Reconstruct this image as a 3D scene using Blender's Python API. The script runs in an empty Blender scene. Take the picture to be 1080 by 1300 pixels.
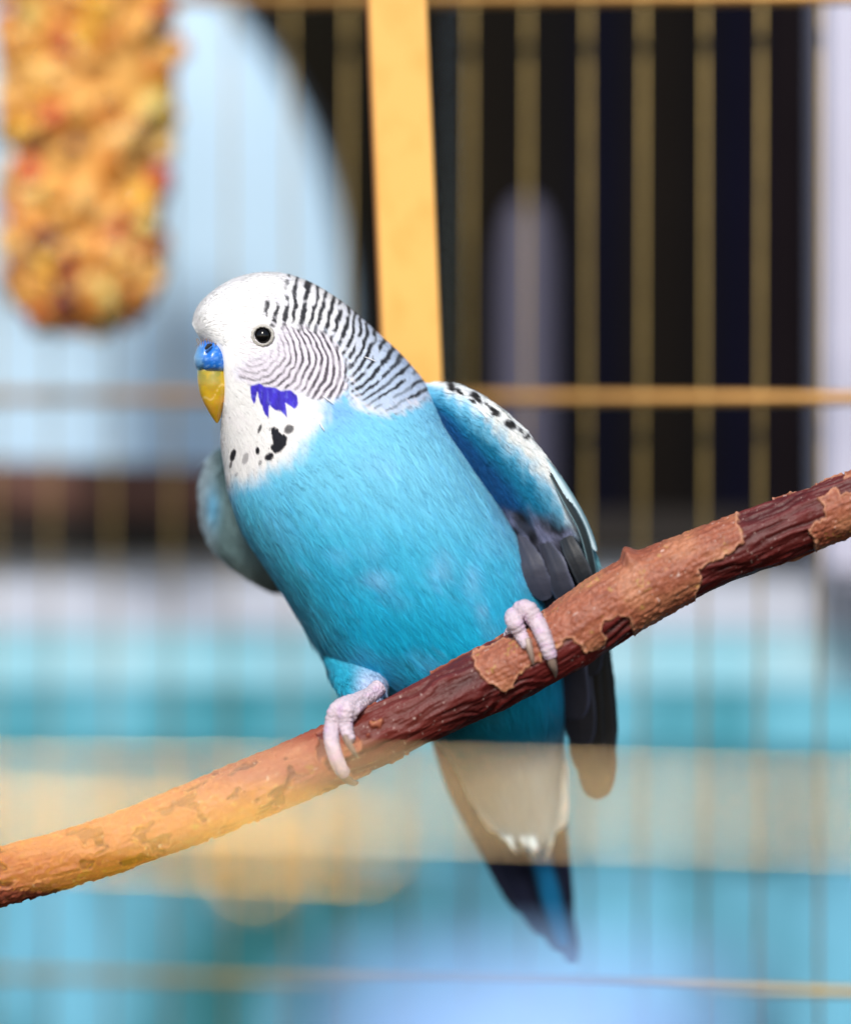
import bpy, math, random
import numpy as np
from mathutils import Vector, Matrix

random.seed(7)
RNG = np.random.default_rng(11)
K = 0.00018            # metres per design unit at the perch (1 unit = 0.18 mm)
D = 0.65               # camera to perch distance, metres

# ------------------------------------------------------------------ camera, sky, sun, exposure
scene = bpy.context.scene
COL = scene.collection
cam_d = bpy.data.cameras.new('camera')
cam = bpy.data.objects.new('camera', cam_d); COL.objects.link(cam)
cam.location = (0, -D, 0); cam.rotation_euler = (math.radians(90), 0, 0)
cam_d.sensor_fit = 'VERTICAL'; cam_d.sensor_height = 36.0; cam_d.lens = 100.0
cam_d.clip_start = 0.02; cam_d.clip_end = 50
cam_d.dof.use_dof = True
cam_d.dof.focus_distance = D + 0.003
cam_d.dof.aperture_fstop = 2.8
scene.camera = cam

SUN_EL, SUN_AZ = 38.0, 187.5      # azimuth clockwise from +Y; 180 = behind the camera
world = bpy.data.worlds.new('World'); scene.world = world; world.use_nodes = True
wn = world.node_tree
bg = wn.nodes['Background']
sky = wn.nodes.new('ShaderNodeTexSky'); sky.sky_type = 'NISHITA'; sky.sun_disc = False
sky.sun_elevation = math.radians(SUN_EL); sky.sun_rotation = math.radians(SUN_AZ)
wn.links.new(sky.outputs[0], bg.inputs[0]); bg.inputs[1].default_value = 0.14
sun_d = bpy.data.lights.new('sun', 'SUN'); sun_d.energy = 3.3; sun_d.angle = math.radians(9)
sun_d.color = (1.0, 0.94, 0.86)
sun = bpy.data.objects.new('sun', sun_d); COL.objects.link(sun)
sdir = Vector((math.sin(math.radians(SUN_AZ)) * math.cos(math.radians(SUN_EL)),
               math.cos(math.radians(SUN_AZ)) * math.cos(math.radians(SUN_EL)),
               math.sin(math.radians(SUN_EL))))
sun.rotation_euler = sdir.to_track_quat('Z', 'Y').to_euler()
vs = scene.view_settings
vs.view_transform = 'Standard'; vs.look = 'None'; vs.exposure = 0.12; vs.gamma = 1.0
vs.use_curve_mapping = False
try:
    scene.cycles.use_denoising = True
    scene.cycles.denoiser = 'OPENIMAGEDENOISE'
    scene.cycles.denoising_prefilter = 'ACCURATE'
    scene.cycles.use_adaptive_sampling = False
    scene.cycles.sample_clamp_indirect = 6
except Exception:
    pass

# ------------------------------------------------------------------ helpers
def to_world(P):
    """design units (x right, y down, depth away) -> metres"""
    P = np.asarray(P, float)
    y = P[..., 2] * K
    s = (D + y) / D
    return np.stack([(P[..., 0] - 540) * K * s, y, (650 - P[..., 1]) * K * s], -1)

def W(x, y, depth_m):
    s = (D + depth_m) / D
    return Vector(((x - 540) * K * s, depth_m, (650 - y) * K * s))

def srgb(r, g, b):
    f = lambda c: (c / 255 / 12.92) if c <= 10.3 else ((c / 255 + 0.055) / 1.055) ** 2.4
    return np.array([f(r), f(g), f(b)])

def smooth(a, b, x):
    t = np.clip((x - a) / (b - a), 0, 1)
    return t * t * (3 - 2 * t)

def vnoise(x, y, seed=0):
    x = np.asarray(x, float); y = np.asarray(y, float)
    xi = np.floor(x).astype(np.int64); yi = np.floor(y).astype(np.int64)
    fx = x - xi; fy = y - yi
    fx = fx * fx * (3 - 2 * fx); fy = fy * fy * (3 - 2 * fy)
    def h(a, b):
        n = (a * 374761393 + b * 668265263 + seed * 1442695041) & 0xffffffff
        n = ((n ^ (n >> 13)) * 1274126177) & 0xffffffff
        return ((n ^ (n >> 16)) & 0xffff) / 65535.0
    return (h(xi, yi) * (1 - fx) + h(xi + 1, yi) * fx) * (1 - fy) + (h(xi, yi + 1) * (1 - fx) + h(xi + 1, yi + 1) * fx) * fy

def poly_sd(px, py, poly):
    """signed distance, positive inside"""
    poly = np.asarray(poly, float)
    d2 = np.full(px.shape, 1e18); inside = np.zeros(px.shape, bool)
    n = len(poly)
    for i in range(n):
        ax, ay = poly[i]; bx, by = poly[(i + 1) % n]
        ex, ey = bx - ax, by - ay
        t = np.clip(((px - ax) * ex + (py - ay) * ey) / (ex * ex + ey * ey + 1e-9), 0, 1)
        d2 = np.minimum(d2, (px - ax - t * ex) ** 2 + (py - ay - t * ey) ** 2)
        c = (ay > py) != (by > py)
        with np.errstate(divide='ignore', invalid='ignore'):
            xx = ex * (py - ay) / (ey if ey != 0 else 1e-9) + ax
        inside ^= c & (px < xx)
    d = np.sqrt(d2)
    return np.where(inside, d, -d)

def new_mesh(name, verts, faces, mat, parent=None, smooth_shade=True, color=None, normals=None):
    me = bpy.data.meshes.new(name)
    verts = np.asarray(verts, np.float32)
    if isinstance(faces, np.ndarray) and faces.ndim == 2:
        nf, w = faces.shape
        me.vertices.add(len(verts)); me.vertices.foreach_set('co', verts.ravel())
        me.loops.add(nf * w); me.loops.foreach_set('vertex_index', faces.astype(np.int32).ravel())
        me.polygons.add(nf)
        me.polygons.foreach_set('loop_start', np.arange(0, nf * w, w, dtype=np.int32))
        me.update(calc_edges=True)
        me.validate()
    else:
        me.from_pydata([tuple(v) for v in verts], [], [tuple(int(i) for i in f) for f in faces])
    if smooth_shade:
        me.polygons.foreach_set('use_smooth', np.ones(len(me.polygons), bool))
    if color is not None:
        a = me.color_attributes.new('Col', 'FLOAT_COLOR', 'POINT')
        c4 = np.ones((len(verts), 4), np.float32); c4[:, :3] = color
        a.data.foreach_set('color', c4.ravel())
    if normals is not None:
        me.normals_split_custom_set_from_vertices(np.asarray(normals, np.float32))
    if mat is not None:
        me.materials.append(mat)
    o = bpy.data.objects.new(name, me); COL.objects.link(o)
    if parent is not None:
        o.parent = parent
    return o

def thing(name, label, cat, loc=(0, 0, 0), group=None):
    o = bpy.data.objects.new(name, None); COL.objects.link(o)
    o.empty_display_size = 0.01
    o.location = loc
    o['label'] = label; o['category'] = cat
    if group: o['group'] = group
    return o

def adopt(root, *objs):
    """parent world-space meshes under an Empty that is not at the origin"""
    for o in objs:
        o.parent = root
        o.matrix_parent_inverse = Matrix.Translation(-Vector(root.location))

def nodes_of(m):
    m.use_nodes = True
    return m.node_tree.nodes, m.node_tree.links, m.node_tree.nodes['Principled BSDF']

def mat_plain(name, col, rough=0.5, metal=0.0, noise=0.0, nscale=40, bump=0.0, bscale=200, coat=0.0, spec=0.5):
    m = bpy.data.materials.new(name); n, l, b = nodes_of(m)
    b.inputs['Roughness'].default_value = rough; b.inputs['Metallic'].default_value = metal
    b.inputs['Coat Weight'].default_value = coat
    b.inputs['Specular IOR Level'].default_value = spec
    tc = n.new('ShaderNodeTexCoord')
    nz = n.new('ShaderNodeTexNoise'); nz.inputs['Scale'].default_value = nscale; nz.inputs['Detail'].default_value = 5
    l.new(tc.outputs['Object'], nz.inputs['Vector'])
    mx = n.new('ShaderNodeMix'); mx.data_type = 'RGBA'
    c = np.array(col)
    mx.inputs[6].default_value = (*np.clip(c * (1 - noise), 0, 1), 1)
    mx.inputs[7].default_value = (*np.clip(c * (1 + noise), 0, 1), 1)
    l.new(nz.outputs['Fac'], mx.inputs[0]); l.new(mx.outputs[2], b.inputs['Base Color'])
    if bump:
        nb = n.new('ShaderNodeTexNoise'); nb.inputs['Scale'].default_value = bscale; nb.inputs['Detail'].default_value = 4
        l.new(tc.outputs['Object'], nb.inputs['Vector'])
        bp = n.new('ShaderNodeBump'); bp.inputs['Strength'].default_value = bump; bp.inputs['Distance'].default_value = 0.0005
        l.new(nb.outputs['Fac'], bp.inputs['Height']); l.new(bp.outputs[0], b.inputs['Normal'])
    return m

def mat_attr(name, rough=0.7, spec=0.3, sheen=0.0, bump=0.0, bscale=1500, vor=False, sub=0.0, coat=0.0):
    m = bpy.data.materials.new(name); n, l, b = nodes_of(m)
    b.inputs['Roughness'].default_value = rough; b.inputs['Specular IOR Level'].default_value = spec
    b.inputs['Sheen Weight'].default_value = sheen; b.inputs['Coat Weight'].default_value = coat
    if sub:
        b.inputs['Subsurface Weight'].default_value = sub
        b.inputs['Subsurface Scale'].default_value = 0.001
        b.inputs['Subsurface Radius'].default_value = (1, 0.5, 0.4)
    a = n.new('ShaderNodeAttribute'); a.attribute_name = 'Col'
    l.new(a.outputs['Color'], b.inputs['Base Color'])
    if bump:
        tc = n.new('ShaderNodeTexCoord')
        if vor:
            t = n.new('ShaderNodeTexVoronoi'); o = t.outputs['Distance']
        else:
            t = n.new('ShaderNodeTexNoise'); t.inputs['Detail'].default_value = 4; o = t.outputs['Fac']
        t.inputs['Scale'].default_value = bscale
        l.new(tc.outputs['Object'], t.inputs['Vector'])
        bp = n.new('ShaderNodeBump'); bp.inputs['Strength'].default_value = bump; bp.inputs['Distance'].default_value = 0.0003
        l.new(o, bp.inputs['Height']); l.new(bp.outputs[0], b.inputs['Normal'])
    return m

def catmull(A, t):
    """A (n,m) control rows, t in 0..n-1"""
    A = np.asarray(A, float); n = len(A)
    i = np.clip(np.floor(t).astype(int), 0, n - 2); f = (t - i)[:, None]
    p0 = A[np.maximum(i - 1, 0)]; p1 = A[i]; p2 = A[i + 1]; p3 = A[np.minimum(i + 2, n - 1)]
    return 0.5 * (2 * p1 + (p2 - p0) * f + (2 * p0 - 5 * p1 + 4 * p2 - p3) * f ** 2 + (3 * p1 - p0 - 3 * p2 + p3) * f ** 3)

class Loft:
    """rings: (Lx,Ly,Rx,Ry,depth centre,depth half[,depth tilt L->R])"""
    def __init__(self, rings, extra=None):
        self.A = np.array([list(r) + [0] * (7 - len(r)) for r in rings], float)
        self.n = len(rings); self.extra = extra
    def at(self, u, th):
        sh = u.shape
        R = catmull(self.A, np.clip(u.ravel(), 0, 1) * (self.n - 1)); th = th.ravel()
        c = (R[:, 0:2] + R[:, 2:4]) / 2; h = (R[:, 2:4] - R[:, 0:2]) / 2
        xy = c + h * np.cos(th)[:, None]
        d = R[:, 4] - np.maximum(R[:, 5], 0.3) * np.sin(th) + R[:, 6] * np.cos(th)
        P = np.concatenate([xy, d[:, None]], 1)
        if self.extra is not None: P = self.extra(P)
        return P.reshape(*sh, 3)
    def frame(self, u, th):
        e = 2e-3
        u0 = np.clip(u - e, 0, 1); u1 = np.clip(u + e, 0, 1)
        Tu = self.at(u1, th) - self.at(u0, th)
        Tv = self.at(u, th + 0.01) - self.at(u, th - 0.01)
        Tu /= np.linalg.norm(Tu, axis=-1, keepdims=True) + 1e-9
        Tv /= np.linalg.norm(Tv, axis=-1, keepdims=True) + 1e-9
        N = np.cross(Tu, Tv); N /= np.linalg.norm(N, axis=-1, keepdims=True) + 1e-9
        R = catmull(self.A, np.clip(u, 0, 1) * (self.n - 1))
        c = np.concatenate([(R[:, 0:2] + R[:, 2:4]) / 2, R[:, 4:5]], 1)
        s = np.sign(np.sum((self.at(u, th) - c) * N, -1, keepdims=True)); s[s == 0] = 1
        return Tu, N * s
    def grid(self, nu, nv):
        u = np.linspace(0, 1, nu); th = np.linspace(0, 2 * math.pi, nv, endpoint=False)
        U, T = np.meshgrid(u, th, indexing='ij')
        P = self.at(U, T).reshape(-1, 3)
        return P, grid_faces(nu, nv)
    def mesh(self, name, nu, nv, mat, parent, colfn=None, disp=None):
        P, F = self.grid(nu, nv)
        if disp is not None: P = disp(P)
        c0 = P[:nv].mean(0); c1 = P[-nv:].mean(0)
        P = np.vstack([P, c0, c1]); a = len(P) - 2
        j = np.arange(nv); j2 = (j + 1) % nv
        cap0 = np.stack([np.full(nv, a), j2, j], 1)
        cap1 = np.stack([np.full(nv, a + 1), (nu - 1) * nv + j, (nu - 1) * nv + j2], 1)
        tri = np.concatenate([F[:, [0, 1, 2]], F[:, [0, 2, 3]], cap0, cap1])
        col = colfn(P) if colfn else None
        return new_mesh(name, to_world(P), tri, mat, parent, color=col)

def grid_faces(nu, nv, closed=True):
    i = np.arange(nu - 1)[:, None]; j = np.arange(nv if closed else nv - 1)[None, :]
    j2 = (j + 1) % nv
    return np.stack([i * nv + j, i * nv + j2, (i + 1) * nv + j2, (i + 1) * nv + j], -1).reshape(-1, 4)

def tube(pts, radii, n=48, nv=20, wob=0.0, per=6.0, flat=1.0, twist=None):
    """pts in design units, returns verts, faces (with end caps drawn to a point)"""
    pts = np.array(pts, float); t = np.linspace(0, len(pts) - 1, n)
    C = catmull(pts, t); R = catmull(np.array(radii, float)[:, None], t)[:, 0]
    s = np.concatenate([[0], np.cumsum(np.linalg.norm(np.diff(C, axis=0), axis=1))])
    if wob: R = R * (1 + wob * np.abs(np.sin(s / per * math.pi)) - wob * .5)
    T = np.gradient(C, axis=0); T /= np.linalg.norm(T, axis=1, keepdims=True)
    up = np.array([0, 0, 1.0]); 
    A = np.cross(T, up); A /= np.linalg.norm(A, axis=1, keepdims=True) + 1e-9
    B = np.cross(A, T)
    th = np.linspace(0, 2 * math.pi, nv, endpoint=False)
    V = C[:, None] + R[:, None, None] * (A[:, None] * np.cos(th)[None, :, None] + flat * B[:, None] * np.sin(th)[None, :, None])
    F = [tuple(f) for f in grid_faces(n, nv)]
    V = V.reshape(-1, 3); V = np.vstack([V, C[0] - T[0] * R[0] * .6, C[-1] + T[-1] * R[-1] * .6]); a = len(V) - 2
    for j in range(nv):
        F.append((a, (j + 1) % nv, j)); F.append((a + 1, (n - 1) * nv + j, (n - 1) * nv + (j + 1) % nv))
    return V, F

def join(parts):
    V = []; F = []; o = 0
    for v, f in parts:
        V.append(v); F += [tuple(i + o for i in q) for q in f]; o += len(v)
    return np.vstack(V), F

def rod(name, a, b, r, mat, parent=None, nv=16, bend=None, nseg=2):
    """round metal rod between world points, ends closed and chamfered"""
    a = Vector(a); b = Vector(b); ax = (b - a).normalized()
    s = ax.orthogonal().normalized(); t = ax.cross(s)
    L = (b - a).length
    prof = [(0, .6 * r)] + [(min(.4 * r + (L - .8 * r) * i / nseg, L), r) for i in range(nseg + 1)] + [(L, .6 * r)]
    V = []; F = []
    for d, rr in prof:
        off = bend(d / L) if bend else Vector((0, 0, 0))
        for j in range(nv):
            an = 2 * math.pi * j / nv
            V.append(a + ax * d + off + (s * math.cos(an) + t * math.sin(an)) * rr)
    m = len(prof)
    for i in range(m - 1):
        for j in range(nv):
            j2 = (j + 1) % nv
            F.append((i * nv + j, i * nv + j2, (i + 1) * nv + j2, (i + 1) * nv + j))
    F.append(tuple(range(nv - 1, -1, -1))); F.append(tuple((m - 1) * nv + j for j in range(nv)))
    return new_mesh(name, V, F, mat, parent)

def slab(name, x0, x1, y0, y1, dep, thick, mat, parent=None, bev=0.002, tilt=0.0):
    """bevelled board whose front face has the given outline at depth dep"""
    a = W(x0, y1, dep); b = W(x1, y0, dep)
    w, h = (b.x - a.x), (b.z - a.z)
    import bmesh
    bm = bmesh.new(); bmesh.ops.create_cube(bm, size=1)
    for v in bm.verts: v.co = Vector((v.co.x * w, v.co.y * thick, v.co.z * h))
    bmesh.ops.bevel(bm, geom=bm.edges[:], offset=bev, segments=2, affect='EDGES')
    me = bpy.data.meshes.new(name); bm.to_mesh(me); bm.free()
    me.materials.append(mat)
    o = bpy.data.objects.new(name, me); COL.objects.link(o)
    o.location = ((a.x + b.x) / 2, dep + thick / 2, (a.z + b.z) / 2); o.rotation_euler = (0, tilt, 0)
    if parent is not None:
        o.location = Vector(o.location) - Vector(parent.location); o.parent = parent
    return o

def tag(o, label, cat, group=None):
    o['label'] = label; o['category'] = cat
    if group: o['group'] = group
    return o

# ------------------------------------------------------------------ setting behind the cage
def backdrop():
    cols = [(-260, 250, (46, 40, 24)), (250, 395, (44, 38, 22)), (395, 560, (34, 29, 16)), (560, 655, (38, 31, 22)),
            (655, 735, (30, 26, 26)), (735, 800, (12, 14, 44)), (800, 868, (40, 32, 26)), (868, 908, (26, 22, 26)),
            (908, 962, (9, 10, 50)), (962, 1050, (40, 28, 36))]
    scr = thing('plank_screen', 'dark screen of brown and navy vertical planks behind the cage', 'screen', W(500, 700, .335))
    for i, (x0, x1, c) in enumerate(cols):
        m = mat_plain('plank_paint_%d' % i, srgb(*c) * .24, .85, noise=.35, nscale=25, spec=.1)
        slab('plank', x0 + .5, x1 - .5, -260, 712, .335 + .003 * (i % 2), .02, m, scr, .0015)
    m = mat_plain('grey_plastic', srgb(80, 78, 98), .6, noise=.1)
    # grey cylinder with a rounded top in front of the planks
    V, F = tube([(668, 720, 0), (668, 560, 0), (668, 400, 0), (668, 320, 0), (668, 270, 0), (668, 256, 0)], [34, 34, 34, 31, 20, 8], 40, 32)
    w = np.array([tuple(W(v[0], v[1], .3)) for v in V]); w[:, 1] += V[:, 2] * K * 1.3
    root = thing('grey_bottle', 'grey round-topped bottle standing before the dark planks', 'bottle', W(668, 720, .3))
    adopt(root, new_mesh('bottle_body', w, F, m))
    m = mat_plain('white_paint', srgb(190, 190, 210), .5, noise=.06, nscale=30)
    tag(slab('white_post', 1049, 1260, -260, 740, .215, .03, m, None, .004), 'white painted post at the end of the dark planks', 'post')

    # oval pale blue panel with a rounded edge
    m = mat_plain('pale_blue_plastic', srgb(176, 206, 228), .45, noise=.05, nscale=14)
    mr = mat_plain('dark_shadow_edge', srgb(26, 34, 42), .5)
    root = thing('oval_panel', 'pale blue oval panel with a dark band for its edge shadow standing before the planks', 'panel', W(80, 690, .315))
    V = []; n = 96
    prof = [(0, .0), (.6, .0), (.97, .0), (.992, .0015), (1.0, .005), (1.0, .012), (.99, .014), (0, .014)]
    cx, cy, rx, ry = 80, 430, 362, 520
    for f, dd in prof:
        for j in range(n):
            a = 2 * math.pi * j / n
            V.append(tuple(W(cx + rx * f * math.cos(a), cy + ry * f * math.sin(a), .315) + Vector((0, dd, 0))))
    F = [tuple(q) for q in grid_faces(len(prof), n)]
    adopt(root, new_mesh('panel_board', V, F, m))
    V = []  # dark ring modelled in place of the shadow edge round the panel
    for f, dd in [(1.002, .006), (1.028, .006), (1.03, .013), (1.002, .0135), (1.002, .006)]:
        for j in range(n):
            a = 2 * math.pi * j / n
            V.append(tuple(W(cx + rx * f * math.cos(a), cy + ry * f * math.sin(a), .315) + Vector((0, dd, 0))))
    adopt(root, new_mesh('rim', V, [tuple(q) for q in grid_faces(5, n)], mr))

    beam = thing('wooden_rail', 'dark brown wooden rail running below the pale blue oval panel', 'rail', W(200, 700, .248))
    slab('upper_board', -300, 400, 586, 654, .248, .012, mat_plain('red_brown_wood', srgb(92, 60, 50), .75, noise=.3, nscale=30), beam, .003, math.radians(-1.2) * -1)
    slab('lower_board', -300, 1046, 652, 705, .250, .01, mat_plain('dark_wood', srgb(26, 20, 16), .8, noise=.3, nscale=30), beam, .003)
    def crate(name, label, y0, y1, dep, c, noise, sc, c2=None):
        m = mat_plain(name + '_plastic', srgb(*c), .5, noise=noise, nscale=sc)
        if c2:                                          # marbled recycled plastic
            nd = m.node_tree.nodes; mx = next(q for q in nd if q.bl_idname == 'ShaderNodeMix'); nz = next(q for q in nd if q.bl_idname == 'ShaderNodeTexNoise')
            mx.inputs[6].default_value = (*srgb(*c), 1); mx.inputs[7].default_value = (*srgb(*c2), 1)
            mp = nd.new('ShaderNodeMapping'); mp.inputs['Scale'].default_value = (1, 1, .45)
            src = nz.inputs['Vector'].links[0].from_socket; m.node_tree.links.new(src, mp.inputs[0]); m.node_tree.links.new(mp.outputs[0], nz.inputs['Vector'])
            rp = nd.new('ShaderNodeMapRange'); rp.inputs[1].default_value = .38; rp.inputs[2].default_value = .62
            m.node_tree.links.new(nz.outputs['Fac'], rp.inputs[0]); m.node_tree.links.new(rp.outputs[0], mx.inputs[0])
        r = thing(name, label, 'crate', W(540, y1, dep))
        slab('front', -330, 1400, y0 + 12.3, y1 + .2, dep, .03, m, r, .0006)
        slab('lip', -330, 1400, y0 + .5, y0 + 12, dep - .0008, .03, m, r, .0006)
    crate('white_crate', 'white plastic crate below the dark wooden rail', 700, 800, .263, (188, 196, 214), .06, 20)
    crate('cyan_crate', 'light cyan plastic crate just under the white one', 801, 872, .263, (136, 200, 220), .08, 24, (164, 208, 224))
    crate('teal_crate', 'teal and light blue streaked plastic crate under the light cyan one', 873, 950, .263, (40, 134, 152), .25, 24, (104, 182, 206))
    crate('blue_crate', 'dark blue-teal plastic crate resting on the marbled bottom crate', 951, 1095, .263, (34, 112, 132), .25, 20, (76, 150, 170))
    crate('marbled_crate', 'teal and sky blue marbled plastic crate at the bottom of the stack', 1096, 1560, .263, (12, 96, 104), .5, 22, (104, 176, 206))
backdrop()

# ------------------------------------------------------------------ cage
BRASS = mat_plain('brass_wire', srgb(172, 146, 86), .45, .5, noise=.25, nscale=120, bump=.25, bscale=500)
BRASS_DULL = mat_plain('dull_brass', srgb(182, 136, 74), .5, .5, noise=.3, nscale=90, bump=.3, bscale=400)
BRASS_BRIGHT = mat_plain('bright_brass', srgb(252, 184, 52), .26, 1.0, noise=.12, nscale=150)
BRASS_PALE = mat_plain('pale_brass', srgb(236, 206, 156), .27, 1.0, noise=.12, nscale=150)
def cage():
    bdf = lambda x: .215 - .115 * x / 1080            # the back panel stands at a slight angle
    root = thing('birdcage', 'brass wire birdcage around the blue parakeet', 'cage', W(540, 1330, .14))
    xs = [1045 - 75 * i for i in range(-4, 21)]
    for i, x in enumerate(xs):
        j = random.uniform(-3, 3)
        adopt(root, rod('wire', W(x + j, -330, bdf(x)), W(x - 4 + j + random.uniform(-3, 3), 1420, bdf(x)), .00055, BRASS, None, 12))
    for y0, y1, r in ((-2, -4, .0018), (503, 506, .0017), (1226, 1268, .0013)):
        adopt(root, rod('crossbar', W(-500, y0, bdf(-500) - .003), W(1500, y1, bdf(1500) - .003), r, BRASS_DULL if y0 < 1000 else BRASS, None, 16, nseg=1))
    # door opening at the front: sill bar and the hooked latch wire, close to the lens
    fd = -.285
    def bow(x):                                        # bow of the thin bars, shaped to keep the sun glint along them, metres
        xs_ = np.linspace(-320, x, 60); ep = ((540 - xs_) * K / D - .1) / 1.75
        return float(np.sum((ep[1:] + ep[:-1]) / 2 * np.diff(xs_)) * K * (D + fd) / D)
    def bar(name, pts, r, mat):
        V, F = tube([(x, y, 0) for x, y in pts], [r] * len(pts), 90, 16)
        w = np.array([tuple(W(v[0], v[1], fd) + Vector((0, v[2] * K * .56 + bow(v[0]) - bow(540), 0))) for v in V])
        adopt(root, new_mesh(name, w, F, mat))
    bar('door_bar', [(-300, 1010), (100, 1013), (500, 1018), (900, 1026), (1400, 1034)], 7.6, BRASS_PALE)
    bar('latch_wire', [(-300, 1048), (-100, 1053), (100, 1060), (300, 1070), (440, 1076), (466, 1077)], 7.4, BRASS_BRIGHT)
    for (x, y, r) in ((325, 1108, .0037), (466, 1080, .0037)):  # beads added only to throw out-of-focus glint discs
        import bmesh
        bm = bmesh.new(); bmesh.ops.create_uvsphere(bm, u_segments=24, v_segments=16, radius=r)
        for v in bm.verts:
            v.co.x *= 1.1; v.co += W(x, y, fd + .004)
        me = bpy.data.meshes.new('glint_bead'); bm.to_mesh(me); bm.free(); me.materials.append(BRASS_BRIGHT)
        me.polygons.foreach_set('use_smooth', np.ones(len(me.polygons), bool))
        o = bpy.data.objects.new('glint_bead', me); COL.objects.link(o); adopt(root, o)
cage()

def feeder_cup():
    m = mat_plain('cup_plastic', srgb(150, 188, 232), .4, noise=.04)
    fd = -.33
    c = W(672, 1282, fd); R = .024
    prof = [(.0, -.05), (.8, -.05), (.86, -.046), (1.0, -.004), (1.04, -.002), (1.045, 0), (1.0, .001), (.96, -.002), (.82, -.044), (0, -.045)]
    n = 64; V = []
    for f, z in prof:
        for j in range(n):
            a = 2 * math.pi * j / n
            V.append((c.x + R * f * math.cos(a), c.y + R * f * math.sin(a), c.z + z))
    root = thing('feeder_cup', 'pale blue plastic feeder cup below the tail at the cage door', 'cup', (c.x, c.y, c.z - .05))
    adopt(root, new_mesh('cup_bowl', V, [tuple(q) for q in grid_faces(len(prof), n)], m))
feeder_cup()

def slat():
    root = bpy.data.objects['birdcage']
    m = bpy.data.materials.new('yellow_paint'); n, l, b = nodes_of(m)
    b.inputs['Roughness'].default_value = .5
    tc = n.new('ShaderNodeTexCoord'); mp = n.new('ShaderNodeMapping'); mp.inputs['Scale'].default_value = (1, 1, .7)
    nz = n.new('ShaderNodeTexNoise'); nz.inputs['Scale'].default_value = 110; nz.inputs['Detail'].default_value = 3
    cr = n.new('ShaderNodeValToRGB')
    cr.color_ramp.elements[0].position = .15; cr.color_ramp.elements[0].color = (*srgb(226, 160, 66), 1)
    cr.color_ramp.elements[1].position = .55; cr.color_ramp.elements[1].color = (*srgb(236, 178, 88), 1)
    l.new(tc.outputs['Object'], mp.inputs[0]); l.new(mp.outputs[0], nz.inputs[0]); l.new(nz.outputs['Fac'], cr.inputs[0]); l.new(cr.outputs[0], b.inputs['Base Color'])
    d = .045
    q = [(462, -160), (535, -160), (566, 600), (492, 600)]
    V = []; 
    for dd, ins in ((0, 1.2), (.0006, 0), (.0034, 0), (.004, 1.2)):
        for i, (x, y) in enumerate(q):
            sx = ins if i in (0, 3) else -ins; sy = ins if i < 2 else -ins
            V.append(tuple(W(x + sx, y + sy, d) + Vector((0, dd, 0))))
    F = [(3, 2, 1, 0), (12, 13, 14, 15)] + [tuple(f) for f in grid_faces(4, 4)]
    o = new_mesh('post', V, F, m, None, False); adopt(root, o); o['label'] = 'flat yellow painted wooden post of the cage'
    m2 = mat_plain('slat_edge_brown', srgb(150, 100, 52), .7, noise=.2)
    # darker bare edge strip along the slat
    V = []
    for (x, y) in ((463, -160), (468, -160), (498, 600), (493, 600)):
        V.append(tuple(W(x - 4, y, d) + Vector((0, .0005, 0))))
    for (x, y) in ((463, -160), (468, -160), (498, 600), (493, 600)):
        V.append(tuple(W(x - 4, y, d) + Vector((0, .0036, 0))))
    adopt(root, new_mesh('post_edge', V, [(3, 2, 1, 0), (4, 5, 6, 7), (0, 1, 5, 4), (1, 2, 6, 5), (2, 3, 7, 6), (3, 0, 4, 7)], m2, None, False))
slat()

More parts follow.
